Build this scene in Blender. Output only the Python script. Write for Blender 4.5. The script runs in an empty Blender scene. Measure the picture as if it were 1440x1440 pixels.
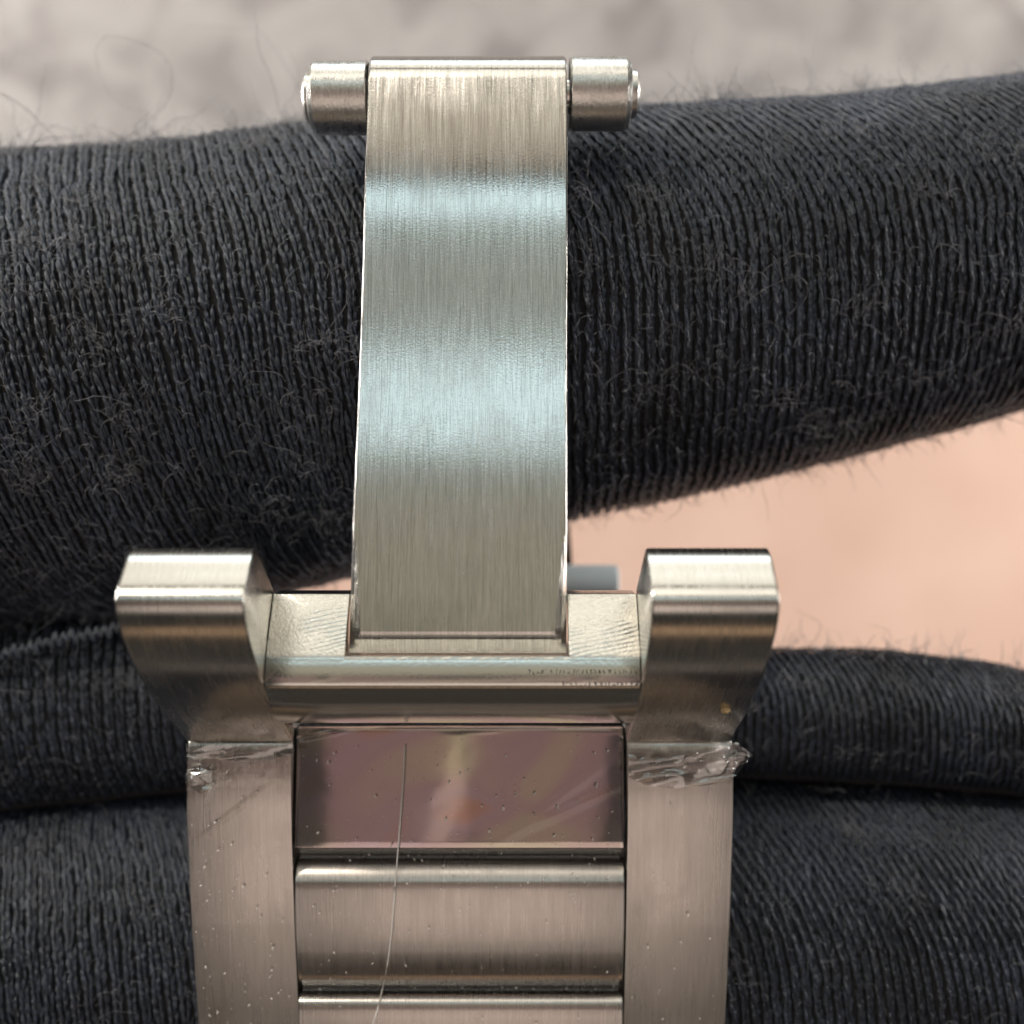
import bpy, bmesh, math, random
import numpy as np

# ---------------------------------------------------------------- units
# Work in "units" of 0.0225 mm (a clasp 17 mm wide); everything is baked to metres.
S = 2.25e-5
D = 1450.0              # lens to clasp plane, in units (33 mm, a macro shot)
ZOFF = 2700.0           # the clasp is held 6 cm above the table (table top at z = 0)
rng = np.random.default_rng(11)
random.seed(11)
scene = bpy.context.scene
C = scene.collection

# ---------------------------------------------------------------- camera
cam_d = bpy.data.cameras.new('camera')
cam = bpy.data.objects.new('camera', cam_d)
C.objects.link(cam)
cam.location = (0, 0, (D + ZOFF) * S)
cam_d.sensor_width = 36.0
cam_d.lens = 36.0 * D / 1440.0
cam_d.clip_start = 0.001
cam_d.clip_end = 20.0
cam_d.dof.use_dof = True
cam_d.dof.focus_distance = (D - 70) * S
cam_d.dof.aperture_fstop = 42.0
scene.camera = cam

# ---------------------------------------------------------------- world and lamps
world = bpy.data.worlds.new('World')
scene.world = world
world.use_nodes = True
bgn = world.node_tree.nodes['Background']
bgn.inputs[0].default_value = (1.0, 0.95, 0.86, 1)
bgn.inputs[1].default_value = 0.042


def area_lamp(name, ang, dist, w, h, radiance, col, side=0.0):
    """ang: degrees from straight above the clasp towards the top of the picture; side: towards the right."""
    d = bpy.data.lights.new(name, 'AREA')
    d.shape = 'RECTANGLE'
    d.size = w
    d.size_y = h
    d.color = col
    d.energy = radiance * math.pi * w * h
    o = bpy.data.objects.new(name, d)
    C.objects.link(o)
    a, b = math.radians(ang), math.radians(side)
    v = (math.sin(b), math.sin(a) * math.cos(b), math.cos(a) * math.cos(b))
    o.location = (v[0] * dist, v[1] * dist, v[2] * dist + ZOFF * S)
    import mathutils
    o.rotation_euler = mathutils.Vector(v).to_track_quat('Z', 'Y').to_euler()
    return o


area_lamp('ceiling_light_panel', 53.5, 0.55, 0.70, 0.164, 1.8, (1.0, 0.95, 0.84))
area_lamp('ceiling_light_panel', 79, 0.55, 0.70, 0.214, 1.55, (1.0, 0.95, 0.84))
area_lamp('window_light', 31, 0.45, 0.40, 0.042, 1.85, (0.72, 0.93, 1.0))
area_lamp('tan_reflect_fill', 40.5, 0.47, 0.50, 0.06, 0.62, (1.0, 0.88, 0.72))  # added panel, gives the tan tone reflected high on the blade
area_lamp('grey_reflect_fill', 25.3, 0.47, 0.36, 0.044, 0.50, (0.86, 0.96, 0.90))  # added panel for the cool grey stretch reflected mid-blade
area_lamp('olive_reflect_fill', 15.8, 0.47, 0.36, 0.108, 0.44, (1.0, 0.92, 0.72))  # added panel behind the olive reflection on the lower blade
area_lamp('warm_reflect_fill', -29.5, 0.47, 0.40, 0.25, 0.90, (1.0, 0.82, 0.72))  # added panel that puts a warm reflection on rails and links
area_lamp('plate_reflect_fill', -3.5, 0.47, 0.17, 0.17, 0.29, (1.0, 0.68, 0.62), side=-13.8)  # three added panels shape mauve and olive reflections in the plate
area_lamp('plate_reflect_fill', -3.5, 0.47, 0.024, 0.17, 0.42, (1.0, 0.90, 0.66), side=-2.2)
area_lamp('plate_reflect_fill', -3.5, 0.47, 0.176, 0.17, 0.29, (1.0, 0.68, 0.62), side=9.9)
area_lamp('glove_top_fill', 97, 0.55, 0.55, 0.22, 3.6, (0.80, 0.95, 1.0))  # added fill from behind, brightens the tops of the fingers
area_lamp('warm_reflect_fill', -48.5, 0.47, 0.40, 0.085, 0.26, (1.0, 0.86, 0.74))  # added dimmer panel, softens the warm reflection's lower edge
area_lamp('low_warm_fill', -78, 0.47, 0.40, 0.09, 0.50, (1.0, 0.62, 0.36))  # added low panel for the brown bands reflected on the lugs
area_lamp('small_spot_lamp', 56, 0.50, 0.022, 0.022, 520.0, (1.0, 0.92, 0.80), side=-35)


def aimed_lamp(name, loc, to, size, radiance, col):
    d = bpy.data.lights.new(name, 'AREA')
    d.shape = 'DISK'
    d.size = size
    d.color = col
    d.energy = radiance * math.pi * math.pi * size * size / 4
    o = bpy.data.objects.new(name, d)
    C.objects.link(o)
    o.location = loc
    import mathutils
    o.rotation_euler = (mathutils.Vector(loc) - mathutils.Vector(to)).to_track_quat('Z', 'Y').to_euler()


# two added fill lights, left and right of the hand, to brighten the table
aimed_lamp('table_fill_light', (-0.18, 0.05, 0.048), (-0.01, 0.005, 0), 0.075, 40.0, (1.0, 0.96, 0.92))
aimed_lamp('table_fill_light', (0.18, 0.03, 0.048), (0.01, 0.005, 0), 0.075, 27.0, (1.0, 0.96, 0.92))

vs = scene.view_settings
vs.view_transform = 'Standard'
vs.look = 'None'
vs.exposure = 0.0
vs.gamma = 1.0
vs.use_curve_mapping = False
scene.cycles.max_bounces = 8
scene.cycles.transparent_max_bounces = 16
scene.cycles.sample_clamp_indirect = 6.0


# ---------------------------------------------------------------- materials
class Mat:
    def __init__(self, name):
        self.m = bpy.data.materials.new(name)
        self.m.use_nodes = True
        self.nt = self.m.node_tree
        self.b = self.nt.nodes['Principled BSDF']
        self.out = self.nt.nodes['Material Output']

    def n(self, t, **kw):
        x = self.nt.nodes.new(t)
        for k, v in kw.items():
            setattr(x, k, v)
        return x

    def link(self, a, b):
        self.nt.links.new(a, b)

    def coords(self, scale=(1, 1, 1), rot=(0, 0, 0)):
        tc = self.n('ShaderNodeTexCoord')
        mp = self.n('ShaderNodeMapping')
        mp.inputs['Scale'].default_value = tuple(s / S for s in scale)
        mp.inputs['Rotation'].default_value = rot
        self.link(tc.outputs['Object'], mp.inputs['Vector'])
        return mp.outputs[0]

    def noise(self, scale, detail=3, rough=0.6, rot=(0, 0, 0), dist=0.0):
        x = self.n('ShaderNodeTexNoise')
        x.inputs['Scale'].default_value = 1.0
        x.inputs['Detail'].default_value = detail
        x.inputs['Roughness'].default_value = rough
        x.inputs['Distortion'].default_value = dist
        self.link(self.coords(scale, rot), x.inputs['Vector'])
        return x.outputs['Fac']

    def ramp(self, fac, stops):
        r = self.n('ShaderNodeValToRGB')
        e = r.color_ramp.elements
        while len(e) < len(stops):
            e.new(0.5)
        for i, (p, c) in enumerate(stops):
            e[i].position = p
            e[i].color = (c, c, c, 1) if not hasattr(c, '__len__') else (*c, 1)
        self.link(fac, r.inputs[0])
        return r.outputs[0]

    def maprange(self, fac, a, b, c, d):
        r = self.n('ShaderNodeMapRange')
        for i, v in enumerate((a, b, c, d)):
            r.inputs[i + 1].default_value = v
        self.link(fac, r.inputs[0])
        return r.outputs[0]

    def math(self, op, a, b):
        x = self.n('ShaderNodeMath', operation=op)
        for i, v in enumerate((a, b)):
            if isinstance(v, (int, float)):
                x.inputs[i].default_value = v
            else:
                self.link(v, x.inputs[i])
        return x.outputs[0]

    def bump(self, h, dist, strength=1.0, prev=None):
        x = self.n('ShaderNodeBump')
        x.inputs['Strength'].default_value = strength
        x.inputs['Distance'].default_value = dist * S
        self.link(h, x.inputs['Height'])
        if prev is not None:
            self.link(prev, x.inputs['Normal'])
        return x.outputs[0]

    def set(self, **kw):
        for k, v in kw.items():
            self.b.inputs[k.replace('_', ' ')].default_value = v
        return self


def brushed(name, base=(0.62, 0.60, 0.56), rough=0.19, aniso=0.95, line=0.45, bumpd=0.35, tang=(1, 0, 0), fine=2.2, length=90):
    """Steel brushed along the picture's vertical; tang is across the brush lines."""
    m = Mat(name)
    sc = (1 / fine, 1 / length, 1 / length) if tang[0] else (1 / length, 1 / fine, 1 / fine)
    sc2 = tuple(s * 0.5 for s in sc)
    n1 = m.noise(sc, 3, 0.65)
    n2 = m.noise(sc2, 2, 0.5)
    grain = m.noise((0.35, 0.35, 0.35), 2, 0.6)
    mix = m.math('ADD', m.math('MULTIPLY', n1, 0.72), m.math('MULTIPLY', n2, 0.28))
    v = m.maprange(mix, 0.3, 0.7, 1 - line * 0.5, 1 + line * 0.25)
    mc = m.n('ShaderNodeMix', data_type='RGBA', blend_type='MULTIPLY')
    mc.inputs['Factor'].default_value = 1.0
    mc.inputs['A'].default_value = (*base, 1)
    m.link(v, mc.inputs['B'])
    m.link(mc.outputs['Result'], m.b.inputs['Base Color'])
    r = m.math('ADD', m.maprange(n2, 0.3, 0.7, rough - 0.05, rough + 0.05), m.maprange(m.noise((0.011, 0.007, 0.011), 3, 0.6, dist=1.0), 0.45, 0.7, -0.01, 0.07))
    m.link(r, m.b.inputs['Roughness'])
    bp = m.bump(mix, bumpd, 1.0)
    bp = m.bump(grain, bumpd * 0.15, 1.0, bp)
    m.link(bp, m.b.inputs['Normal'])
    t = m.n('ShaderNodeCombineXYZ')
    for i in range(3):
        t.inputs[i].default_value = tang[i]
    m.link(t.outputs[0], m.b.inputs['Tangent'])
    m.set(Metallic=1.0, Anisotropic=aniso)
    return m.m


M_blade = brushed('brushed_steel_long_grain', line=0.5, bumpd=0.5, fine=1.7, length=70)
M_barrel = brushed('brushed_steel_barrel', line=0.4, rough=0.2, bumpd=0.6, fine=2.6, length=26)
M_sleeve = brushed('grained_steel', base=(0.70, 0.68, 0.64), rough=0.30, aniso=0.3, line=0.4, bumpd=0.6, fine=2.6, length=7)
M_blast = brushed('bead_blasted_steel', base=(0.90, 0.92, 0.92), rough=0.5, aniso=0.0, line=0.1, bumpd=0.2, length=5)
M_lug = brushed('satin_steel', rough=0.25, aniso=0.8, line=0.22, bumpd=0.25, length=30)
M_rail = brushed('brushed_steel_rail', rough=0.30, aniso=0.65, line=0.35, bumpd=0.30, length=60)


def machined():
    m = Mat('machined_steel')
    w = m.n('ShaderNodeTexWave', wave_type='BANDS', bands_direction='Y')
    w.inputs['Scale'].default_value = 1.0
    w.inputs['Distortion'].default_value = 5.0
    w.inputs['Detail'].default_value = 3.0
    w.inputs['Detail Scale'].default_value = 0.6
    m.link(m.coords((0.03, 0.065, 0.065), (0, 0, math.radians(-24))), w.inputs['Vector'])
    g = m.noise((0.25, 0.25, 0.25), 3, 0.65)
    gm = m.n('ShaderNodeNewGeometry')
    sp = m.n('ShaderNodeSeparateXYZ')
    m.link(gm.outputs['True Normal'], sp.inputs[0])
    flat = m.maprange(sp.outputs[1], 0.38, 0.46, 0.0, 1.0)
    msk = m.maprange(m.noise((0.012, 0.02, 0.02), 2), 0.42, 0.6, 0.0, 1.0)
    bp = m.bump(m.math('MULTIPLY', w.outputs['Fac'], m.math('MULTIPLY', msk, flat)), 0.55, 0.6)
    bp = m.bump(m.math('MULTIPLY', g, m.maprange(flat, 0.0, 1.0, 0.25, 1.0)), 0.7, 0.8, bp)
    m.link(bp, m.b.inputs['Normal'])
    m.set(Metallic=1.0, Roughness=0.16)
    m.b.inputs['Base Color'].default_value = (0.63, 0.61, 0.56, 1)
    return m.m


M_bar = machined()


def polished():
    m = Mat('polished_steel')
    n = m.noise((0.012, 0.012, 0.012), 2)
    m.link(m.maprange(n, 0.3, 0.7, 0.06, 0.12), m.b.inputs['Roughness'])
    m.link(m.bump(m.noise((0.02, 0.02, 0.02), 1), 0.6, 0.6), m.b.inputs['Normal'])
    m.set(Metallic=1.0)
    m.b.inputs['Base Color'].default_value = (0.56, 0.52, 0.50, 1)
    return m.m


M_polish = polished()

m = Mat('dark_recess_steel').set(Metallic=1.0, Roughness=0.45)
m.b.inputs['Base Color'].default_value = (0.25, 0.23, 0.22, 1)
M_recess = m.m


def film_mat(name, tint):
    m = Mat(name)
    nt = m.nt
    tr = m.n('ShaderNodeBsdfTransparent')
    tr.inputs[0].default_value = (0.93, 0.90, 0.89, 1)
    if tint:  # film interference colours plus the plate's reflected tones, put in as tint
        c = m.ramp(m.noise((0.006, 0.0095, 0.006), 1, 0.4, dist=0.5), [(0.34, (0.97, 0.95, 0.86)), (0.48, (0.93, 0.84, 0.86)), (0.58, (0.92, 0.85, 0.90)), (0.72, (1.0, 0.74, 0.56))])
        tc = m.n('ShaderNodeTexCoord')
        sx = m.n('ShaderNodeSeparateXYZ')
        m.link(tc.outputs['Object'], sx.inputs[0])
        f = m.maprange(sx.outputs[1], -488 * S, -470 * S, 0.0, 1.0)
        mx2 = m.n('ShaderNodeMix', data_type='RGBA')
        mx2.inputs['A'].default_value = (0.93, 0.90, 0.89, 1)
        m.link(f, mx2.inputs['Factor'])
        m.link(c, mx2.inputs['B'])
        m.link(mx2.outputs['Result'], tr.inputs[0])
    gl = m.n('ShaderNodeBsdfGlossy')
    gl.inputs['Roughness'].default_value = 0.24
    gl.inputs['Color'].default_value = (1, 1, 1, 1)
    fr = m.n('ShaderNodeFresnel')
    fr.inputs[0].default_value = 1.45
    bp = m.bump(m.noise((0.02, 0.012, 0.02), 3, 0.6, dist=0.4), 1.0, 0.4)
    m.link(bp, gl.inputs['Normal'])
    m.link(bp, fr.inputs['Normal'])
    mx = m.n('ShaderNodeMixShader')
    m.link(m.math('MULTIPLY', fr.outputs[0], 2.0), mx.inputs[0])
    m.link(tr.outputs[0], mx.inputs[1])
    m.link(gl.outputs[0], mx.inputs[2])
    m.link(mx.outputs[0], m.out.inputs['Surface'])
    return m.m


M_film = film_mat('clear_protective_film', False)
def fold_mat():
    m = Mat('crumpled_film')
    tr = m.n('ShaderNodeBsdfTransparent')
    tr.inputs[0].default_value = (0.80, 0.80, 0.79, 1)
    gl = m.n('ShaderNodeBsdfGlossy')
    gl.inputs['Roughness'].default_value = 0.12
    mx = m.n('ShaderNodeMixShader')
    fr = m.n('ShaderNodeLayerWeight')
    fr.inputs[0].default_value = 0.55
    m.link(m.maprange(fr.outputs['Fresnel'], 0.0, 1.0, 0.16, 0.95), mx.inputs[0])
    m.link(tr.outputs[0], mx.inputs[1])
    m.link(gl.outputs[0], mx.inputs[2])
    m.link(mx.outputs[0], m.out.inputs['Surface'])
    return m.m


M_fold = fold_mat()
M_film_tint = film_mat('reflection_tinted_film', True)

m = Mat('pale_dust').set(Roughness=0.6)
m.b.inputs['Base Color'].default_value = (0.75, 0.70, 0.66, 1)
M_dust = m.m
m = Mat('yellow_crumb').set(Roughness=0.6)
m.b.inputs['Base Color'].default_value = (0.62, 0.45, 0.22, 1)
M_crumb = m.m
m = Mat('pale_lint').set(Roughness=0.4)
m.b.inputs['Base Color'].default_value = (0.80, 0.76, 0.72, 1)
M_lint = m.m
m = Mat('pale_highlight_pin').set(Roughness=0.3, Metallic=0.0)
m.b.inputs['Base Color'].default_value = (0.74, 0.82, 0.85, 1)  # pale matte colour stands in for the steel pin's highlight
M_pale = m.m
m = Mat('mark_black').set(Roughness=0.6)
m.b.inputs['Base Color'].default_value = (0.03, 0.028, 0.026, 1)
M_marks = m.m


def yarn(name, base, rough=0.55, sheen=0.35, spec=0.6):
    m = Mat(name)
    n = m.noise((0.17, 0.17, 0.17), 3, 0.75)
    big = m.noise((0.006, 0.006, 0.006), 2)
    k = m.math('MULTIPLY', m.maprange(n, 0.36, 0.74, 0.25, 3.4), m.maprange(big, 0.3, 0.7, 0.55, 1.45))  # painted highlights: noise lifts the colour in spots and larger clusters
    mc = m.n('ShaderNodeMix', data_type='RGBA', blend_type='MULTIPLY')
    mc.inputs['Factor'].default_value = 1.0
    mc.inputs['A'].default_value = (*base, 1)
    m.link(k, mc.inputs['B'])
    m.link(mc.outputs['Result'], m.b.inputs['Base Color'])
    f = m.noise((0.5, 0.5, 0.5), 2, 0.7)
    m.link(m.bump(f, 0.9, 1.0), m.b.inputs['Normal'])
    m.set(Roughness=rough)
    m.b.inputs['Sheen Weight'].default_value = sheen
    m.b.inputs['Sheen Roughness'].default_value = 0.4
    m.b.inputs['Specular IOR Level'].default_value = spec
    return m.m


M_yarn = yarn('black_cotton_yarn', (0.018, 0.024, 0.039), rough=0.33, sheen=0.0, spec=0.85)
M_glove = yarn('black_knit_backing', (0.004, 0.004, 0.005), rough=0.9, sheen=0.05)  # near-black body colour stands in for shade between the stitches
M_fuzz = yarn('black_cotton_fibre', (0.14, 0.14, 0.15), rough=0.32, sheen=0.3)


def table_mat():
    m = Mat('grey_mottled_suede')
    a = m.noise((0.0032, 0.0032, 0.0032), 2, 0.5, dist=0.8)
    b = m.noise((0.05, 0.05, 0.05), 4, 0.7)
    f = m.math('ADD', m.math('MULTIPLY', a, 0.8), m.math('MULTIPLY', b, 0.2))
    c = m.ramp(f, [(0.34, (0.27, 0.248, 0.245)), (0.50, (0.385, 0.36, 0.352)), (0.66, (0.455, 0.43, 0.42))])
    m.link(c, m.b.inputs['Base Color'])
    m.link(m.bump(b, 8, 0.7), m.b.inputs['Normal'])
    m.set(Roughness=0.9)
    return m.m


def mat_mat():
    m = Mat('peach_felt')
    a = m.noise((0.0018, 0.0018, 0.0018), 2, 0.5)
    b = m.noise((0.06, 0.06, 0.06), 4, 0.7)
    c = m.ramp(a, [(0.3, (0.625, 0.415, 0.330)), (0.7, (0.70, 0.485, 0.395))])
    m.link(c, m.b.inputs['Base Color'])
    m.link(m.bump(b, 6, 0.6), m.b.inputs['Normal'])
    m.set(Roughness=0.9)
    return m.m


M_table = table_mat()
M_mat = mat_mat()


# ---------------------------------------------------------------- mesh helpers
def link(name, me, mat, parent=None):
    o = bpy.data.objects.new(name, me)
    C.objects.link(o)
    if mat is not None:
        me.materials.append(mat)
    if parent is not None:
        o.parent = parent
    return o


def to_m(v):
    v = np.asarray(v, dtype=np.float64).copy()
    v[:, 2] += ZOFF
    return v * S


def mesh_np(name, verts, quads, smooth=True):
    """verts (n,3) in units, quads (m,4) or tris (m,3)."""
    me = bpy.data.meshes.new(name)
    v = to_m(verts).astype(np.float32)
    f = np.asarray(quads, dtype=np.int32)
    k = f.shape[1]
    me.vertices.add(len(v))
    me.vertices.foreach_set('co', v.ravel())
    me.loops.add(f.size)
    me.loops.foreach_set('vertex_index', f.ravel())
    me.polygons.add(len(f))
    me.polygons.foreach_set('loop_start', np.arange(0, f.size, k, dtype=np.int32))
    me.polygons.foreach_set('loop_total', np.full(len(f), k, dtype=np.int32))
    me.update(calc_edges=True)
    me.polygons.foreach_set('use_smooth', np.full(len(f), smooth))
    me.validate()
    return me


def bm_to(name, bm, mat, parent=None, bevel=0.0, seg=2, sharp=30, origin=True):
    """bevel sharp edges, bake to metres, link."""
    bmesh.ops.remove_doubles(bm, verts=bm.verts, dist=0.01)
    bmesh.ops.recalc_face_normals(bm, faces=bm.faces)
    if bevel:
        es = [e for e in bm.edges if len(e.link_faces) == 2 and e.calc_face_angle(0) > math.radians(sharp)]
        bmesh.ops.bevel(bm, geom=es, offset=bevel, segments=seg, profile=0.6, affect='EDGES', clamp_overlap=True)
    for v in bm.verts:
        v.co.z += ZOFF
        v.co *= S
    me = bpy.data.meshes.new(name)
    bm.to_mesh(me)
    bm.free()
    me.polygons.foreach_set('use_smooth', [True] * len(me.polygons))
    me.set_sharp_from_angle(angle=math.radians(24))
    return link(name, me, mat, parent)


def Y(py, z):
    return (720 - py) * (D - z) / D


def X(px, z):
    return (px - 720) * (D - z) / D


def smooth_curve(pts, n=8):
    """Catmull-Rom through 2D points."""
    p = np.array(pts, float)
    p = np.vstack([2 * p[0] - p[1], p, 2 * p[-1] - p[-2]])
    out = []
    for i in range(1, len(p) - 2):
        for t in np.linspace(0, 1, n, endpoint=False):
            a, b, c, d = p[i - 1], p[i], p[i + 1], p[i + 2]
            out.append(0.5 * ((2 * b) + (c - a) * t + (2 * a - 5 * b + 4 * c - d) * t * t + (3 * b - a - 3 * c + d) * t ** 3))
    out.append(p[-2])
    return [tuple(q) for q in out]


def extrude_profile(bm, prof, x0, x1, xs=None):
    """closed (y,z) profile swept along x."""
    n = len(prof)
    stations = xs or [x0, x1]
    rings = [[bm.verts.new((x, y, z)) for (y, z) in prof] for x in stations]
    for a, b in zip(rings, rings[1:]):
        for i in range(n):
            bm.faces.new((a[i], a[(i + 1) % n], b[(i + 1) % n], b[i]))
    bm.faces.new(rings[0][::-1])
    bm.faces.new(rings[-1])


def lathe_x(bm, prof, cy, cz, n=48):
    """profile [(x, r)...] revolved about the x axis through (cy, cz); closed at both ends."""
    rings = []
    for (x, r) in prof:
        rings.append([bm.verts.new((x, cy + r * math.cos(2 * math.pi * i / n), cz + r * math.sin(2 * math.pi * i / n))) for i in range(n)])
    for a, b in zip(rings, rings[1:]):
        for i in range(n):
            bm.faces.new((a[i], b[i], b[(i + 1) % n], a[(i + 1) % n]))
    bm.faces.new(rings[0])
    bm.faces.new(rings[-1][::-1])


def thing(name, label, cat, loc=(0, 0, 0), group=None):
    o = bpy.data.objects.new(name, None)
    C.objects.link(o)
    o.empty_display_size = 0.002
    o['label'] = label
    o['category'] = cat
    if group:
        o['group'] = group
    return o


def tag(o, label, cat, group=None):
    o['label'] = label
    o['category'] = cat
    if group:
        o['group'] = group
    return o


def tubes(paths, radii, sides=3):
    """paths (n,k,3), radii (n,k) -> verts, quads; ends left open (radius near zero)."""
    n, k, _ = paths.shape
    tan = np.gradient(paths, axis=1)
    tan /= np.linalg.norm(tan, axis=2, keepdims=True) + 1e-9
    ref = np.zeros_like(tan)
    ref[..., 2] = 1
    bad = np.abs(tan[..., 2]) > 0.9
    ref[bad] = (1, 0, 0)
    a = np.cross(tan, ref)
    a /= np.linalg.norm(a, axis=2, keepdims=True) + 1e-9
    b = np.cross(tan, a)
    ang = np.arange(sides) * 2 * math.pi / sides
    v = paths[:, :, None, :] + radii[:, :, None, None] * (a[:, :, None, :] * np.cos(ang)[None, None, :, None] + b[:, :, None, :] * np.sin(ang)[None, None, :, None])
    idx = np.arange(n * k * sides).reshape(n, k, sides)
    q = np.stack([idx[:, :-1, :], np.roll(idx, -1, 2)[:, :-1, :], np.roll(idx, -1, 2)[:, 1:, :], idx[:, 1:, :]], axis=-1)
    return v.reshape(-1, 3), q.reshape(-1, 4)


# ---------------------------------------------------------------- setting: table and mat
bm = bmesh.new()
R_ = 14000
extrude_profile(bm, [(-R_, -ZOFF - 800), (-R_, -ZOFF), (R_, -ZOFF), (R_, -ZOFF - 800)], -R_, R_)
t = bm_to('table_top', bm, M_table)
t['kind'] = 'structure'
t['label'] = 'grey mottled soft table top blurred behind the glove'
bm = bmesh.new()
ya, za = 900, -ZOFF + 60
extrude_profile(bm, [(ya, -ZOFF + 0.2), (ya, za), (-5200, za), (-5200, -ZOFF + 0.2)], -6000, 6000)
o = bm_to('felt_mat', bm, M_mat, bevel=25)
tag(o, 'smooth blurred peach mat seen in the gap between gloved fingers', 'mat')

# ---------------------------------------------------------------- bracelet with open clasp
clasp = thing('watch_bracelet', 'brushed steel watch bracelet with its folding clasp blade opened upward over glove', 'bracelet')

# blade: slope angle (degrees) along the picture height
TH = [(100, 10.8), (130, 10.3), (160, 10.0), (190, 9.6), (220, 9.2), (255, 8.0), (290, 5.8), (340, 5.0), (400, 5.6), (450, 7.4), (490, 9.4), (530, 11.2), (570, 12.4), (635, 12.35), (660, 11.2), (700, 10.5), (800, 10.2), (880, 10.2), (920, 10.0)]
pys = np.linspace(104, 921, 126)
th = np.interp(pys, [a for a, _ in TH], [b for _, b in TH])
th = np.convolve(np.pad(th, 4, mode='edge'), np.ones(9) / 9, mode='valid')
zz = np.zeros_like(pys)
zz[-1] = 157.0
for i in range(len(pys) - 2, -1, -1):      # integrate upward from the bar
    z = zz[i + 1]
    dY = Y(pys[i], z) - Y(pys[i + 1], z)
    zz[i] = z - dY * math.tan(math.radians(th[i]))
YY = np.array([Y(p, z) for p, z in zip(pys, zz)])
XL = np.interp(pys, [160, 920], [-198, -207])
XR = np.interp(pys, [160, 920], [76, 69])
TK = 36.0
rows = []
nb = len(pys)
RB = 52.0
A0 = math.radians(float(th[0]))
zb0 = zz[0] - RB * math.cos(A0)
yb0 = YY[0] - RB * math.sin(A0)
for a in np.linspace(math.radians(150), A0, 26)[:-1]:      # the blade's end rolled into the hinge
    y, z = yb0 + RB * math.sin(a), zb0 + RB * math.cos(a)
    yi, zi = yb0 + (RB - 3) * math.sin(a), zb0 + (RB - 3) * math.cos(a)
    xl, xr = XL[0], XR[0]
    sec = [(xl, yb0, zb0), (xl, yi, zi), (xl + 1.3, (y + yi) / 2, (z + zi) / 2), (xl + 3, y, z), (xl + 6, y, z)]
    for k in range(1, 6):
        sec.append((xl + 6 + (xr - xl - 12) * k / 6, y, z))
    sec += [(xr - 6, y, z), (xr - 3, y, z), (xr - 1.3, (y + yi) / 2, (z + zi) / 2), (xr, yi, zi), (xr, yb0, zb0)]
    rows.append(sec)
for i in range(nb):
    p, y, z = pys[i], YY[i], zz[i]
    ch = float(np.interp(p, [160, 745, 790, 880, 921], [2.2, 2.4, 8.0, 15.0, 16.0]))
    dep = ch * 1.0
    drop = 0.0
    inset = 0.0
    if p > 891:                            # end chamfer
        f = (p - 891) / 30.0
        drop = 19.0 * f
    xl, xr = XL[i], XR[i]
    zf = z - drop
    sidez = min(z - dep, zf - 0.5)
    sec = [(xl, y, z - TK - 20 * (p > 893) * 0), (xl, y, sidez), (xl + ch * 0.45, y, (sidez + zf) / 2 + 0.22 * (zf - sidez)), (xl + ch, y, zf), (xl + ch + 3, y, zf)]
    for k in range(1, 6):
        sec.append((xl + ch + 3 + (xr - xl - 2 * ch - 6) * k / 6, y, zf))
    sec += [(xr - ch - 3, y, zf), (xr - ch, y, zf), (xr - ch * 0.45, y, (sidez + zf) / 2 + 0.22 * (zf - sidez)), (xr, y, sidez), (xr, y, z - TK)]
    rows.append(sec)
bm = bmesh.new()
vr = [[bm.verts.new(c) for c in sec] for sec in rows]
for a, b in zip(vr, vr[1:]):
    n = len(a)
    for k in range(n):
        bm.faces.new((a[k], a[(k + 1) % n], b[(k + 1) % n], b[k]))
bm.faces.new(vr[-1])
bm.faces.new(vr[0][::-1])
bm_to('clasp_blade', bm, M_blade, clasp)

# hinge barrel at the blade's top
bm = bmesh.new()
prof = [(-198, RB - 4), (-196.6, RB - 1.2), (-194.5, RB), (72.5, RB), (74.6, RB - 1.2), (76, RB - 4)]
lathe_x(bm, [(x, r_ - 1.2) for x, r_ in prof], yb0, zb0, 64)
barrel = bm_to('hinge_barrel', bm, M_barrel, clasp)
for side in (-1, 1):
    bm = bmesh.new()
    r = 50.0
    if side < 0:
        pr = [(-286, r - 9), (-284, r - 3), (-278, r), (-204, r), (-201.5, r - 3)]
        tip = [(-296, 20), (-294.5, 30), (-291, 34), (-286, 35), (-280, 35)]
        cy, cz = yb0 - 3, zb0 - 2
    else:
        pr = [(81, r - 3), (84, r), (160, r), (166, r - 3), (168, r - 9)]
        tip = [(162, 34), (170, 34), (176, 33), (179.5, 28), (180.5, 18)]
        cy, cz = yb0 + 3, zb0 - 2
    lathe_x(bm, pr, cy, cz, 56)
    pin = bm_to('pin_sleeve', bm, M_sleeve, clasp)
    bm = bmesh.new()
    lathe_x(bm, tip, cy, cz, 40)
    bm_to('pin_tip', bm, M_sleeve, pin)
bm = bmesh.new()
lathe_x(bm, [(-215, 24), (92, 24)], yb0, zb0 - 1, 24)
bm_to('spring_bar', bm, M_polish, clasp)

# lugs (the two hooked prongs of the clasp frame)
front = [(-43, 206), (-52, 224), (-70, 241), (-88, 256), (-105, 263), (-124, 257), (-154, 235), (-201, 186), (-261, 101), (-300, 36), (-322, 2)]
back = [(-326, -44), (-300, -58), (-250, -22), (-190, 40), (-130, 88), (-97, 117), (-60, 176)]
lug_prof = smooth_curve(front, 5) + back
for (x0, x1, lab) in ((-458, -309, None), (161, 309, None)):
    bm = bmesh.new()
    extrude_profile(bm, lug_prof, x0, x1)
    bm_to('lug', bm, M_lug, clasp, bevel=8.0, seg=4, sharp=38)

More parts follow.
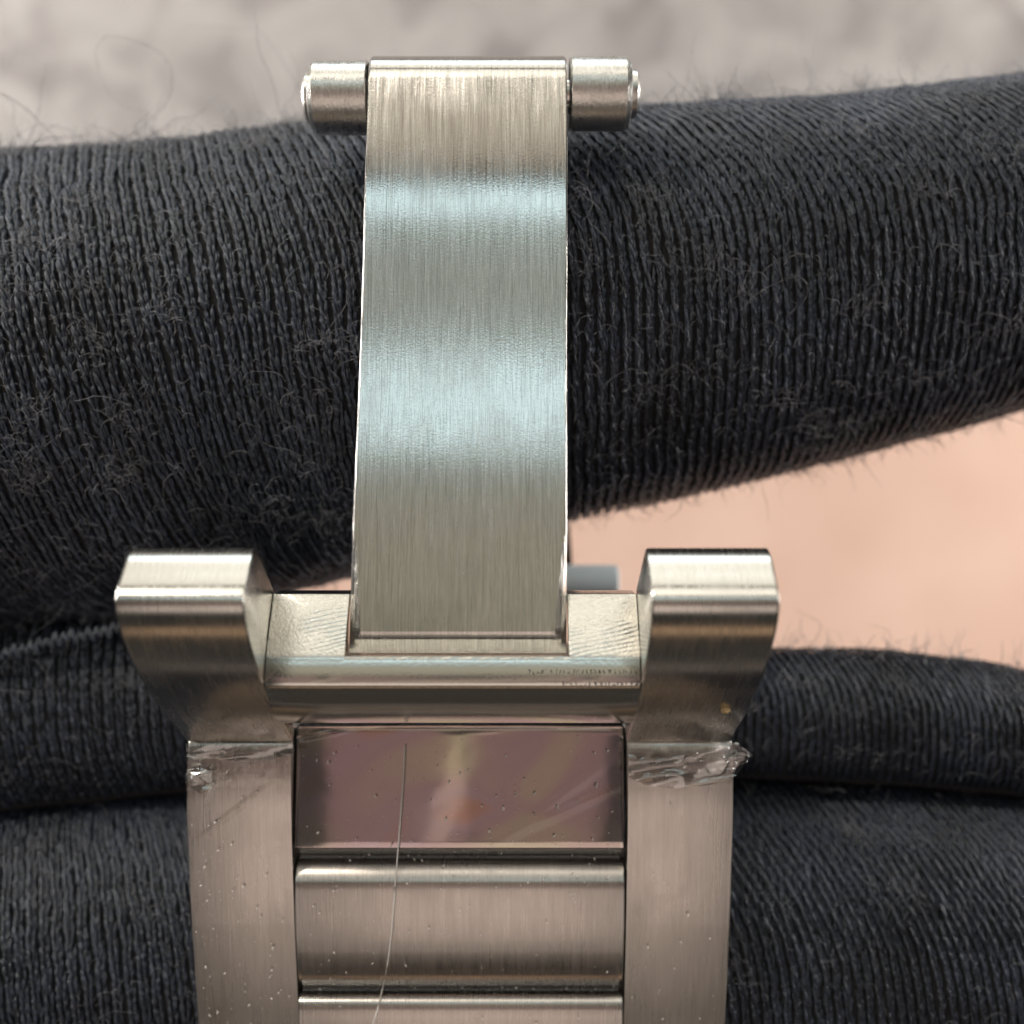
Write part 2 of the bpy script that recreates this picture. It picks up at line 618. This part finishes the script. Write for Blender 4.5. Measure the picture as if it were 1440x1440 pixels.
# cross bar with a slot for the blade
full = smooth_curve([(-106, 118), (-140, 137.5), (-176, 157), (-187, 161.5), (-198, 164.6), (-210, 166.4), (-217, 165.6), (-223, 161), (-232, 153), (-244, 142), (-255, 129), (-265, 114), (-274, 96), (-281, 76), (-286, 52)], 5) + [(-291, 0), (-150, 20), (-104, 76)]
notch = [(-181, 60)] + smooth_curve([(-181, 159), (-187, 161.5), (-198, 164.6), (-210, 166.4), (-217, 165.6), (-223, 161), (-232, 153), (-244, 142), (-255, 129), (-265, 114), (-274, 96), (-281, 76), (-286, 52)], 5) + [(-291, 0), (-181, 14)]
bm = bmesh.new()
extrude_profile(bm, full, -308.5, -209.8)
extrude_profile(bm, full, 71.6, 160.5)
bmesh.ops.recalc_face_normals(bm, faces=bm.faces)
es = [e for e in bm.edges if len(e.link_faces) == 2 and e.calc_face_angle(0) > 0.6]
bmesh.ops.bevel(bm, geom=es, offset=1.6, segments=2, profile=0.6, affect='EDGES', clamp_overlap=True)
extrude_profile(bm, notch, -211.5, 73.5)
bar = bm_to('cross_bar', bm, M_bar, clasp)

# tiny illegible dark strokes on the bar's rounded front
def bar_z(y):
    pts = sorted([(a, b) for a, b in full if b > 60])
    return float(np.interp(y, [a for a, _ in pts], [b for _, b in pts]))
vs_, fs_ = [], []
def stroke(xa, ya_, xb, yb_, w=1.1):
    dx, dy = xb - xa, yb_ - ya_
    L = math.hypot(dx, dy) + 1e-6
    nx, ny = -dy / L * w / 2, dx / L * w / 2
    b0 = len(vs_)
    for (x, y) in ((xa + nx, ya_ + ny), (xb + nx, yb_ + ny), (xb - nx, yb_ - ny), (xa - nx, ya_ - ny)):
        vs_.append((x, y, bar_z(y) + 0.7))
    fs_.append((b0, b0 + 1, b0 + 2, b0 + 3))
for (xa, xb, yc, h) in ((20, 156, -199, 6.0), (62, 158, -213.5, 5.0)):
    x = xa
    while x < xb:
        w = random.uniform(2.5, 4.5)
        for k in range(random.choice((2, 2, 3))):
            a = (x + random.uniform(0, w), yc + random.uniform(-h / 2, h / 2))
            c = (x + random.uniform(0, w), yc + random.choice((-h / 2, h / 2)) * random.uniform(.6, 1))
            stroke(*a, *c, w=random.uniform(0.6, 1.1))
        x += w + random.uniform(1.0, 3.0)
marks_ob = link('bar_marks', mesh_np('bar_marks', vs_, fs_, False), M_marks, bar)
marks_ob['kind'] = 'stuff'

# side links
rail_front = [(1036, -16), (1041, -8), (1050, -4), (1064, -1.2), (1084, 0.8), (1104, 1.4), (1140, 0.6), (1200, -6), (1300, -22), (1440, -54), (1600, -102), (1760, -170)]
rail_prof = smooth_curve([(Y(p, z), z) for p, z in rail_front], 5)
rail_prof = rail_prof + [(y - 4, z - 46) for (y, z) in rail_prof[::-4]][:-2]
rails = []
for (x0, x1) in ((-457, -310.2), (162.6, 311)):
    bm = bmesh.new()
    extrude_profile(bm, rail_prof, x0, x1)
    rails.append(bm_to('side_link', bm, M_rail, clasp, bevel=6.0, seg=2, sharp=45))


def centre_link(name, pts, mat, bev=4.0, th=42):
    pr = smooth_curve([(Y(p, z), z) for p, z in pts], 5)
    lo = min(z for _, z in pr) - th
    pr = pr + [(pr[-1][0], lo), (pr[0][0], lo)]
    bm = bmesh.new()
    extrude_profile(bm, pr, -307, 159)
    return bm_to(name, bm, mat, clasp, bevel=bev, seg=2, sharp=45)


centre_link('polished_plate', [(1024, -20), (1080, -15.5), (1140, -10.5), (1193, -6.5)], M_polish, 2.5)
LB = [(1199, -52), (1203, -36), (1216, -20), (1234, -9), (1250, -5), (1290, -7), (1340, -16), (1375, -29), (1384, -42)]
centre_link('centre_link', LB, M_rail, 3)
LC = [(1386, -66), (1390, -52), (1400, -38), (1412, -30), (1430, -28), (1470, -34), (1520, -56), (1560, -80)]
centre_link('centre_link', LC, M_rail, 3)
centre_link('centre_link', [(1566, -110), (1572, -94), (1586, -80), (1606, -78), (1660, -96), (1740, -150)], M_rail, 3)
bm = bmesh.new()
lathe_x(bm, [(-440, 14), (296, 14)], Y(1198, -70), -72, 16)
bm_to('link_pin', bm, M_recess, clasp)
bm = bmesh.new()
lathe_x(bm, [(-440, 14), (296, 14)], Y(1384, -92), -95, 16)
bm_to('link_pin', bm, M_recess, clasp)

# far blade of the folded clasp, behind the finger, with its pin
bm = bmesh.new()
prof = smooth_curve([(Y(p, z), z) for p, z in ((650, -640), (700, -560), (750, -470), (800, -398), (822, -380))], 5)
prof = prof + [(y - 14, z - 34) for (y, z) in prof[::-1]]
extrude_profile(bm, prof, X(520, -430), X(804, -430))
bm_to('rear_blade', bm, M_blade, clasp, bevel=3)
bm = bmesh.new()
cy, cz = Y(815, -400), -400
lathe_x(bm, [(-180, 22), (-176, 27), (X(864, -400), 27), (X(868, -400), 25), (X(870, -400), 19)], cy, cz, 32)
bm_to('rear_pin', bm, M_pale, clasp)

# ---------------------------------------------------------------- protective films and debris
def vnoise(x, y, seed, sc):
    """cheap smooth value noise on arrays"""
    r = np.random.default_rng(seed)
    T = r.random((64, 64))
    x, y = x / sc, y / sc
    xi, yi = np.floor(x).astype(int), np.floor(y).astype(int)
    fx, fy = x - xi, y - yi
    fx, fy = fx * fx * (3 - 2 * fx), fy * fy * (3 - 2 * fy)
    g = lambda a, b: T[a % 64, b % 64]
    return (g(xi, yi) * (1 - fx) + g(xi + 1, yi) * fx) * (1 - fy) + (g(xi, yi + 1) * (1 - fx) + g(xi + 1, yi + 1) * fx) * fy - 0.5


def film(name, x0, x1, hfun, py0, py1, wrinkle, label, nx=60, ny=260, flare=0.0):
    xs = np.linspace(0, 1, nx)
    ps = py0 + (py1 - py0) * np.linspace(0, 1, ny) ** 1.5
    PX, PP = np.meshgrid(xs, ps)
    PX = x0 + (x1 + flare * np.exp(-((PP - 1062) / 13.0) ** 2) - x0) * PX
    z = hfun(PP) + 2.2 + 0.5 * vnoise(PX, PP, 5, 35)
    z = z + wrinkle(PX, PP)
    yy = (720 - PP) * (D - z) / D
    top = np.stack([PX, yy, z], -1).reshape(-1, 3)
    idx = np.arange(nx * ny).reshape(ny, nx)
    q = np.stack([idx[:-1, :-1], idx[1:, :-1], idx[1:, 1:], idx[:-1, 1:]], -1).reshape(-1, 4)
    o = link(name, mesh_np(name, top, q), M_film)
    tag(o, label, 'film', 'protective films on the bracelet')
    return o


def rail_h(p):
    return np.interp(p, [a for a, _ in rail_front], [b for _, b in rail_front])


def rail_film_h(p):
    h = np.interp(p, [1040, 1046, 1060, 1085, 1112, 1135, 1200, 1300, 1440, 1600, 1760], [5, 8, 5, 3, 4, 3.5, -3, -19, -51, -99, -167])
    return h


def crumple(x, p, seed):
    a = 1 - 2 * np.abs(vnoise(x * 0.7 + p * 0.35, p - x * 0.2, seed, 26)) * 2
    b = 1 - 2 * np.abs(vnoise(x + p * 0.5, p * 1.3, seed + 1, 12)) * 2
    return 9.0 * a + 4.0 * b


def wr_right(x, p):
    a = np.exp(-((p - 1066) / 20.0) ** 2)
    ridge = 15 * np.exp(-((p - 1075 - (x - 240) * -0.14) / 4.0) ** 2) + 8 * np.exp(-((p - 1060 - (x - 240) * 0.05) / 3.0) ** 2) + 10 * np.exp(-((p - 1096 + 0.0009 * (x - 250) ** 2) / 5.0) ** 2)
    corner = np.exp(-(((x - 322) / 18.0) ** 2 + ((p - 1062) / 22.0) ** 2))
    env = np.exp(-((p - 1072) / 24.0) ** 4)
    return env * crumple(x, p, 9) + ridge * 0.6 + corner * (18 + 44 * vnoise(x, p, 3, 8))


def wr_left(x, p):
    ridge = 5 * np.exp(-((p - 1062 - 4 * np.sin(x / 25)) / 4.0) ** 2)
    blob = np.exp(-(((x + 440) / 15.0) ** 2 + ((p - 1100) / 14.0) ** 2))
    scr = 2.4 * np.exp(-((p - 1150 + (x + 400) * 0.75) / 4.0) ** 2) * np.exp(-((x + 385) / 45.0) ** 2)
    env = np.exp(-((p - 1070) / 26.0) ** 4) * 0.6
    return env * crumple(x, p, 31) + ridge + blob * (10 + 18 * vnoise(x, p, 13, 10)) + scr


f_left = film('protective_film', -456, -311, rail_film_h, 1046, 1700, wr_left, 'clear plastic film with a bright crinkled corner over the left side link')
f_right = film('protective_film', 164, 308, rail_film_h, 1044, 1700, wr_right, 'clear plastic film with a bunched fold over the right side link', flare=24.0)


def wr_mid(x, p):
    fold = 2.4 * np.exp(-((p - 1150 + (x - 30) * 0.75) / 9.0) ** 2) * np.exp(-((x - 60) / 70.0) ** 2)
    fold += 2.6 * np.exp(-((p - 1160 + (x - 30) * 0.45) / 7.0) ** 2) * np.exp(-((x - 70) / 70.0) ** 2)
    fold += 4.0 * np.exp(-((p - 1038 - (x + 300) * -0.2) / 4.0) ** 2) * np.exp(-((x + 270) / 40.0) ** 2)
    return fold


def mid_h(p):
    return np.interp(p, [1024, 1193, 1199, 1205, 1216, 1234, 1250, 1290, 1340, 1375, 1386, 1392, 1400, 1412, 1430, 1470, 1520, 1560, 1700], [-17, -4, -22, -26, -17, -7, -3, -5, -14, -26, -44, -46, -35, -28, -26, -32, -54, -78, -110])


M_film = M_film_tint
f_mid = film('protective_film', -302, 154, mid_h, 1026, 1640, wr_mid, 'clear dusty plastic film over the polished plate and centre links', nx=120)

def fold_strip(parent, outline, seed, amp, nx=70, ny=26, base=6.0):
    """crumpled doubled film; outline: [(px, py_top, py_bottom), ...]"""
    px = np.linspace(outline[0][0], outline[-1][0], nx)
    a = np.interp(px, [o_[0] for o_ in outline], [o_[1] for o_ in outline])
    b = np.interp(px, [o_[0] for o_ in outline], [o_[2] for o_ in outline])
    t_ = np.linspace(0, 1, ny)[:, None]
    P = np.repeat(px[None], ny, 0)
    Q = a[None] + (b - a)[None] * t_
    Q = Q + 2.5 * vnoise(P, Q, seed + 5, 18)
    along = vnoise(P * 0.30 + Q * 0.2, Q * 1.2 + P * 0.20, seed, 26)
    fine = vnoise(P * 0.6, Q * 1.3 - P * 0.25, seed + 2, 15)
    z = base + amp * (np.sin(t_ * math.pi) * 0.6 + 1.5 * (0.5 - np.abs(along) * 2) + 0.22 * (0.5 - np.abs(fine) * 2))
    z = rail_film_h(Q) + z
    v = np.stack([(P - 720) * (D - z) / D, (720 - Q) * (D - z) / D, z], -1).reshape(-1, 3)
    idx = np.arange(nx * ny).reshape(ny, nx)
    q = np.stack([idx[:-1, :-1], idx[1:, :-1], idx[1:, 1:], idx[:-1, 1:]], -1).reshape(-1, 4)
    link('film_fold', mesh_np('film_fold', v, q), M_fold, parent)


fold_strip(f_right, [(884, 1062, 1092), (905, 1066, 1104), (940, 1064, 1108), (985, 1061, 1106), (1020, 1052, 1098), (1036, 1042, 1090), (1047, 1052, 1076)], 60, 5.0)
fold_strip(f_left, [(262, 1050, 1060), (300, 1046, 1068), (360, 1048, 1072), (412, 1046, 1062)], 71, 3.0)
fold_strip(f_left, [(268, 1082, 1108), (282, 1078, 1116), (298, 1084, 1108)], 75, 5.0, nx=24, ny=22)

# dust specks lying on each film
def specks(parent, x0, x1, hfun, py0, py1, n, joints=()):
    V, F = [], []
    for k in range(n):
        p = random.uniform(py0, py1)
        if joints and random.random() < 0.35:
            p = random.choice(joints) + random.gauss(0, 5)
        x = random.uniform(x0, x1)
        r = random.choice((0.3, 0.3, 0.35, 0.4, 0.45, 0.5, 0.6, 0.9, 1.4)) * random.uniform(.8, 1.3)
        z = float(hfun(np.array([p]))[0]) + 3.4
        y = Y(p, z)
        e = random.uniform(1, 2.4)
        a = random.uniform(0.6, 2.2)
        b0 = len(V)
        ca, sa = math.cos(a), math.sin(a)
        for i in range(6):
            q = i * math.pi / 3
            u, w = r * e * math.cos(q) * random.uniform(.7, 1.2), r * math.sin(q) * random.uniform(.7, 1.2)
            V.append((x + u * ca - w * sa, y + u * sa + w * ca, z - 0.4))
        V.append((x, y, z + r * 0.5))
        for i in range(6):
            F.append((b0 + i, b0 + (i + 1) % 6, b0 + 6))
    o = link('dust_specks', mesh_np('dust_specks', V, F, False), M_dust, parent)
    o['kind'] = 'stuff'


specks(f_left, -450, -318, rail_film_h, 1070, 1450, 210)
specks(f_mid, -296, 150, mid_h, 1030, 1450, 560, (1203, 1240, 1388, 1190))
specks(f_right, 172, 300, rail_film_h, 1090, 1450, 60)

# long pale fibre lying down the film
pp = np.array([1048, 1075, 1110, 1150, 1190, 1230, 1270, 1310, 1350, 1390, 1420, 1450])
xx = np.array([569, 568, 566, 563, 560, 557, 554, 551, 546, 538, 531, 521])
zf = mid_h(pp) + 4.5
path = np.stack([(xx - 720) * (D - zf) / D, (720 - pp) * (D - zf) / D, zf], -1)[None]
v, q = tubes(path, np.full((1, len(pp)), 0.95), 6)
o = link('lint_fibre', mesh_np('lint_fibre', v, q), M_lint)
tag(o, 'long thin pale fibre lying down the filmed centre links', 'fibre')

# crumb on the right lug
bm = bmesh.new()
bmesh.ops.create_icosphere(bm, subdivisions=2, radius=4.6)
for vtx in bm.verts:
    k = random.uniform(.65, 1.25)
    vtx.co *= k
    vtx.co.x = vtx.co.x * 1.4 + X(1019, 103)
    vtx.co.y = vtx.co.y * 0.9 + Y(997, 103)
    vtx.co.z = vtx.co.z * 0.6 + 112
o = bm_to('crumb', bm, M_crumb)
tag(o, 'tiny yellow crumb stuck on the right lug', 'crumb')

# ---------------------------------------------------------------- gloved hand
hand = thing('gloved_hand', 'hand in a black knitted glove holding the bracelet with its fingers behind it', 'glove')


class Finger:
    def __init__(self, top, bottom, zfront, depth=0.8, px0=-1150, px1=1900, tip=True, power=2.15, bend=None):
        self.top, self.bot, self.zf, self.dep = top, bottom, zfront, depth
        self.px0, self.px1, self.tip, self.pw = px0, px1, tip, power
        self.bend = bend

    def params(self, px):
        t = np.interp(px, [a for a, _ in self.top], [b for _, b in self.top])
        b = np.interp(px, [a for a, _ in self.bot], [b for _, b in self.bot])
        h = (b - t) / 2
        # outline is seen at the depth of the finger's middle
        zf = np.interp(px, [a for a, _ in self.zf], [b for _, b in self.zf])
        zc = zf - h * 1.2 * self.dep
        k = (D - zc) / D
        return (px - 720) * k, (720 - (t + b) / 2) * k, zc, h * k, h * k * self.dep

    def surf(self, px, phi, off=0.0):
        x, yc, zc, ry, rz = self.params(px)
        # rounded closing towards the fingertip
        if self.tip:
            e = np.clip((px - (self.px1 - 330)) / 330.0, 0, 1)
            f = np.sqrt(np.clip(1 - e * e, 0.0004, 1))
            ry, rz = ry * f, rz * f
        c, s = np.cos(phi), np.sin(phi)
        p = 2.0 / self.pw
        yy = np.sign(s) * np.abs(s) ** p
        zz_ = np.sign(c) * np.abs(c) ** p
        lump = 5.0 * vnoise(x + 3000, phi * 260 + 3000, 21, 130) + 2.5 * vnoise(x + 3000, phi * 260 + 3000, 22, 55)
        if self.bend is not None:
            lump = lump + self.bend(px, phi)
        return np.stack([x, yc + (ry + off + lump) * yy, zc + (rz + off + lump) * zz_], -1)

    def frame(self, px, phi):
        e = 1e-3
        p0 = self.surf(px, phi)
        du = self.surf(px + 2, phi) - p0
        dv = self.surf(px, phi + e) - p0
        lu = np.linalg.norm(du, axis=-1, keepdims=True) / 2
        lv = np.linalg.norm(dv, axis=-1, keepdims=True) / e
        u = du / (2 * lu)
        v = dv / (e * lv)
        n = np.cross(u, v)
        n /= np.linalg.norm(n, axis=-1, keepdims=True)
        return p0, u, v, n, lu[..., 0], lv[..., 0]


def smooth_line(pts):
    xs = np.linspace(pts[0][0], pts[-1][0], 80)
    ys = np.interp(xs, [a for a, _ in pts], [b for _, b in pts])
    k = np.hanning(13)
    k /= k.sum()
    ys = np.convolve(np.pad(ys, 6, mode='edge'), k, mode='valid')
    return list(zip(xs, ys))


def build_finger(name, F, du, dv, tiltf, phir, n_fuzz, label=None, pxvis=(-60, 1500), seed=1, fuzz_len=(10, 46), edge_fuzz=0):
    r = np.random.default_rng(seed)
    # solid body under the stitches
    nu, nv = 150, 72
    pxs = np.linspace(F.px0, F.px1, nu)
    ph = np.linspace(-math.pi, math.pi, nv, endpoint=False)
    P, H = np.meshgrid(pxs, ph, indexing='ij')
    v = F.surf(P, H, -4.0).reshape(-1, 3)
    idx = np.arange(nu * nv).reshape(nu, nv)
    q = np.stack([idx[:-1], np.roll(idx, -1, 1)[:-1], np.roll(idx, -1, 1)[1:], idx[1:]], -1).reshape(-1, 4)[:, ::-1]
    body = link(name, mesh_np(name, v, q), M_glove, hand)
    if label:
        body['label'] = label
    # stitch lattice: columns (wales) around the finger, courses along phi
    px_c = [pxvis[0] - 420.0]
    while px_c[-1] < pxvis[1] + 420:
        px_c.append(px_c[-1] + du * float(np.interp(px_c[-1], [0, 1440], [1.0, 0.68])))
    px_c = np.array(px_c)
    mid = F.params(np.array([720.0]))
    Rm = float((mid[3][0] + mid[4][0]) / 2)
    dphi = dv / Rm
    nrow = int((phir[1] - phir[0]) / dphi)
    phc = phir[0] + dphi * np.arange(nrow)
    PX, PH = np.meshgrid(px_c, phc, indexing='ij')
    arc = -(PH) * Rm                                   # grows downward in the picture
    PX = PX + tiltf(PX, PH) * arc
    wob = 0.18 * du * vnoise(PX + 5000, PH * Rm + 5000, seed + 40, 60) * 2
    PX = PX + wob + r.normal(0, 0.045 * du, PX.shape)
    PH = PH + r.normal(0, 0.10 * dphi, PH.shape)
    keep = (PX > pxvis[0]) & (PX < pxvis[1])
    px, ph_ = PX[keep], PH[keep]
    p0, u, w, n, lu, lv = F.frame(px, ph_)
    sz = du * lu * np.interp(px, [0, 1440], [1.0, 0.68])                                        # real column spacing here
    hz = dv * 1.0
    verts, quads, base = [], [], 0
    tl = tiltf(px, ph_)
    for leg in (-1, 1):
        m_ = len(px)
        k = 4
        s = np.linspace(-1, 1, k)[None, :]
        # a leg leans from the column's middle (bottom) to its edge (top)
        lat = leg * (0.10 + 0.17 * (s + 1) / 2 * 1.0) * sz[:, None] * (1 + r.normal(0, .12, (m_, 1)))
        lon = s * 1.25 * hz * (1 + r.normal(0, .10, (m_, 1))) + leg * 0.15 * hz
        hgt = (1 - s ** 2) * 2.6 + (0.9 if leg < 0 else -1.4) + r.normal(0, 0.6, (m_, 1)) - 1.0
        pth = p0[:, None] + u[:, None] * (lat - tl[:, None] * lon)[..., None] + w[:, None] * lon[..., None] + n[:, None] * hgt[..., None]
        rad = np.array([0.28, 1.0, 1.0, 0.28])[None] * (0.175 * sz[:, None]) * (1 + r.normal(0, .12, (m_, 1)))
        tw = r.uniform(0, 6.28, (m_, 1)) + s * 1.5
        off = 0.52 * rad
        lat_v = u[:, None] * np.ones((1, k, 1))
        for ply in range(3):
            a = tw + ply * 2.094
            pp_ = pth + lat_v * (off * np.cos(a))[..., None] + n[:, None] * (off * np.sin(a))[..., None]
            pp_ = pp_ + r.normal(0, 0.35, pp_.shape)
            vv, qq = tubes(pp_, rad * 0.56 * (1 + r.normal(0, .15, (m_, 1))), 3)
            verts.append(vv)
            quads.append(qq + base)
            base += len(vv)
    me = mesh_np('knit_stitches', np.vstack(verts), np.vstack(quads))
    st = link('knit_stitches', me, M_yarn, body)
    st['kind'] = 'stuff'
    # loose fuzz
    def fuzz(nf, phs, lo, hi, lift, rad, k=8, cs=0.34, bias=1.0):
        pxf = pxvis[0] + (pxvis[1] - pxvis[0]) * r.random(nf) ** bias
        if nf > 800:                                     # nearly half of it matted into small tufts
            cl = r.random(nf) < 0.45
            nc = nf // 60
            ci = r.integers(0, nc, nf)
            cx = pxvis[0] + (pxvis[1] - pxvis[0]) * r.random(nc) ** bias
            cp = r.choice(phs, nc)
            pxf = np.where(cl, cx[ci] + r.normal(0, 16, nf), pxf)
            phs = np.where(cl, cp[ci] + r.normal(0, 0.045, nf), phs)
        p0, u, w, n, lu, lv = F.frame(pxf, phs)
        L = r.uniform(lo, hi, nf) * (1 + 1.2 * (r.random(nf) < 0.08))
        a = r.normal(math.pi / 2, 0.7, nf)
        dirs = u * np.cos(a)[:, None] + w * np.sin(a)[:, None] + n * (lift * r.random(nf))[:, None]
        pts = [p0 + n * r.uniform(2, 6, nf)[:, None]]
        curl = r.normal(0, cs, nf)
        curl2 = r.normal(0, 0.16, nf)
        for i in range(k - 1):
            ca, sa = np.cos(curl)[:, None], np.sin(curl)[:, None]
            side = np.cross(n, dirs)
            dirs = dirs * ca + side * sa + n * curl2[:, None] + r.normal(0, 0.20, (nf, 3))
            dirs /= np.linalg.norm(dirs, axis=1, keepdims=True)
            nx_ = pts[-1] + dirs * (L / (k - 1))[:, None]
            pts.append(nx_)
        pth = np.stack(pts, 1)
        rr = np.linspace(1, 0.35, k)[None] * (rad * r.uniform(.7, 1.3, nf))[:, None]
        return tubes(pth, rr, 3)
    v1, q1 = fuzz(n_fuzz, r.uniform(phir[0] * .9, phir[1] * .9, n_fuzz), fuzz_len[0], fuzz_len[1], 0.5, 0.45, bias=1.9 if edge_fuzz > 500 else 1.0)
    vv, qq = [v1], [q1]
    b0 = len(v1)
    if edge_fuzz:
        for (cen, cnt, lo, hi) in tuple(c for c in ((1.45, edge_fuzz, 14, 60), (-1.45, edge_fuzz // 2, 10, 40), (1.4, edge_fuzz // 12, 90, 240)) if c[2] < 60 or edge_fuzz > 500):
            v2, q2 = fuzz(cnt, r.normal(cen, 0.16, cnt), lo, hi, 1.6, 0.75, 8 if lo < 60 else 16, 0.34 if lo < 60 else 0.30, 1.0 if lo < 60 else 2.6)
            vv.append(v2)
            qq.append(q2 + b0)
            b0 += len(v2)
    fz = link('fuzz', mesh_np('fuzz', np.vstack(vv), np.vstack(qq)), M_fuzz, body)
    fz['kind'] = 'stuff'
    return body


def tilt_up(px, ph):
    left = np.clip((620 - px) / 300, 0, 1)
    topf = 1 / (1 + np.exp(-(ph - 0.35) / 0.15))
    return left * 0.24 + (1 - left) * (0.03 + 0.30 * topf)


def tilt_low(px, ph):
    left = np.clip((500 - px) / 300, 0, 1)
    topf = 1 / (1 + np.exp(-(ph - 0.6) / 0.15))
    return left * 0.16 + (1 - left) * (0.02 + 0.22 * topf)


upper = Finger(
    smooth_line([(-700, 262), (0, 232), (200, 224), (430, 195), (850, 170), (1100, 159), (1440, 119), (1700, 104), (2000, 104)]),
    smooth_line([(-700, 960), (0, 895), (250, 856), (430, 828), (810, 726), (1000, 690), (1200, 640), (1440, 574), (1700, 510), (2000, 480)]),
    [(-700, -40), (0, -40), (480, -26), (800, -26), (1440, -80), (2000, -160)], 0.85)
middle = Finger(
    smooth_line([(-700, 830), (0, 845), (200, 870), (420, 912), (560, 928), (900, 918), (1090, 912), (1250, 914), (1440, 940), (1700, 1010), (2000, 1080)]),
    smooth_line([(-700, 1175), (0, 1150), (260, 1112), (500, 1100), (1040, 1094), (1250, 1104), (1440, 1120), (1700, 1160), (2000, 1240)]),
    [(-700, -190), (0, -185), (1440, -175), (2000, -220)], 0.85)
lower = Finger(
    smooth_line([(-700, 1100), (0, 1080), (260, 1045), (600, 1030), (1040, 1026), (1250, 1036), (1440, 1048), (1700, 1075), (2000, 1150)]),
    smooth_line([(-700, 1800), (0, 1790), (700, 1760), (1440, 1760), (2000, 1740)]),
    [(-700, -120), (0, -118), (1440, -118), (2000, -170)], 0.80, power=2.5)

build_finger('index_finger', upper, 17.8, 12.4, tilt_up, (-1.62, 1.78), 8200, seed=3, edge_fuzz=900)
build_finger('middle_finger', middle, 14.8, 11.2, tilt_low, (-0.8, 1.8), 1000, seed=5, edge_fuzz=300)
build_finger('ring_finger', lower, 15.6, 11.2, tilt_low, (-0.35, 1.7), 1700, seed=7, edge_fuzz=0)

# the zigzag seam between index and middle finger
K = 46
ps = np.linspace(-60, 200, K)
py_ = np.interp(ps, [-60, 0, 160, 200], [930, 920, 884, 876]) + np.where(np.arange(K) % 2, 9, -9) + rng.normal(0, 2.5, K)
zs = np.full(K, -172.0) + np.where(np.arange(K) % 2, 6, 0)
path = np.stack([(ps - 720) * (D - zs) / D, (720 - py_) * (D - zs) / D, zs], -1)
segs = np.stack([path[:-1], (path[:-1] + path[1:]) / 2 + (0, 0, 4), path[1:]], 1)
v, q = tubes(segs, np.tile([[2.6, 4.6, 2.6]], (K - 1, 1)), 6)
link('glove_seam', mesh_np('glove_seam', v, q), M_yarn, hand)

# back of the hand, where the fingers join (left of the picture)
nu, nv = 48, 64
a = np.linspace(-math.pi / 2, math.pi / 2, nu)[:, None]
b = np.linspace(-math.pi, math.pi, nv, endpoint=False)[None]
sg = lambda x, p: np.sign(x) * np.abs(x) ** p
px_ = -2350 + 1000 * sg(np.sin(a), 0.7) + 0 * b
py_ = -260 + 900 * sg(np.cos(a), 0.6) * sg(np.sin(b), 0.8)
pz_ = -520 + 430 * sg(np.cos(a), 0.6) * sg(np.cos(b), 0.8)
v = np.stack([px_, py_, pz_], -1).reshape(-1, 3)
idx = np.arange(nu * nv).reshape(nu, nv)
q = np.stack([idx[:-1], np.roll(idx, -1, 1)[:-1], np.roll(idx, -1, 1)[1:], idx[1:]], -1).reshape(-1, 4)[:, ::-1]
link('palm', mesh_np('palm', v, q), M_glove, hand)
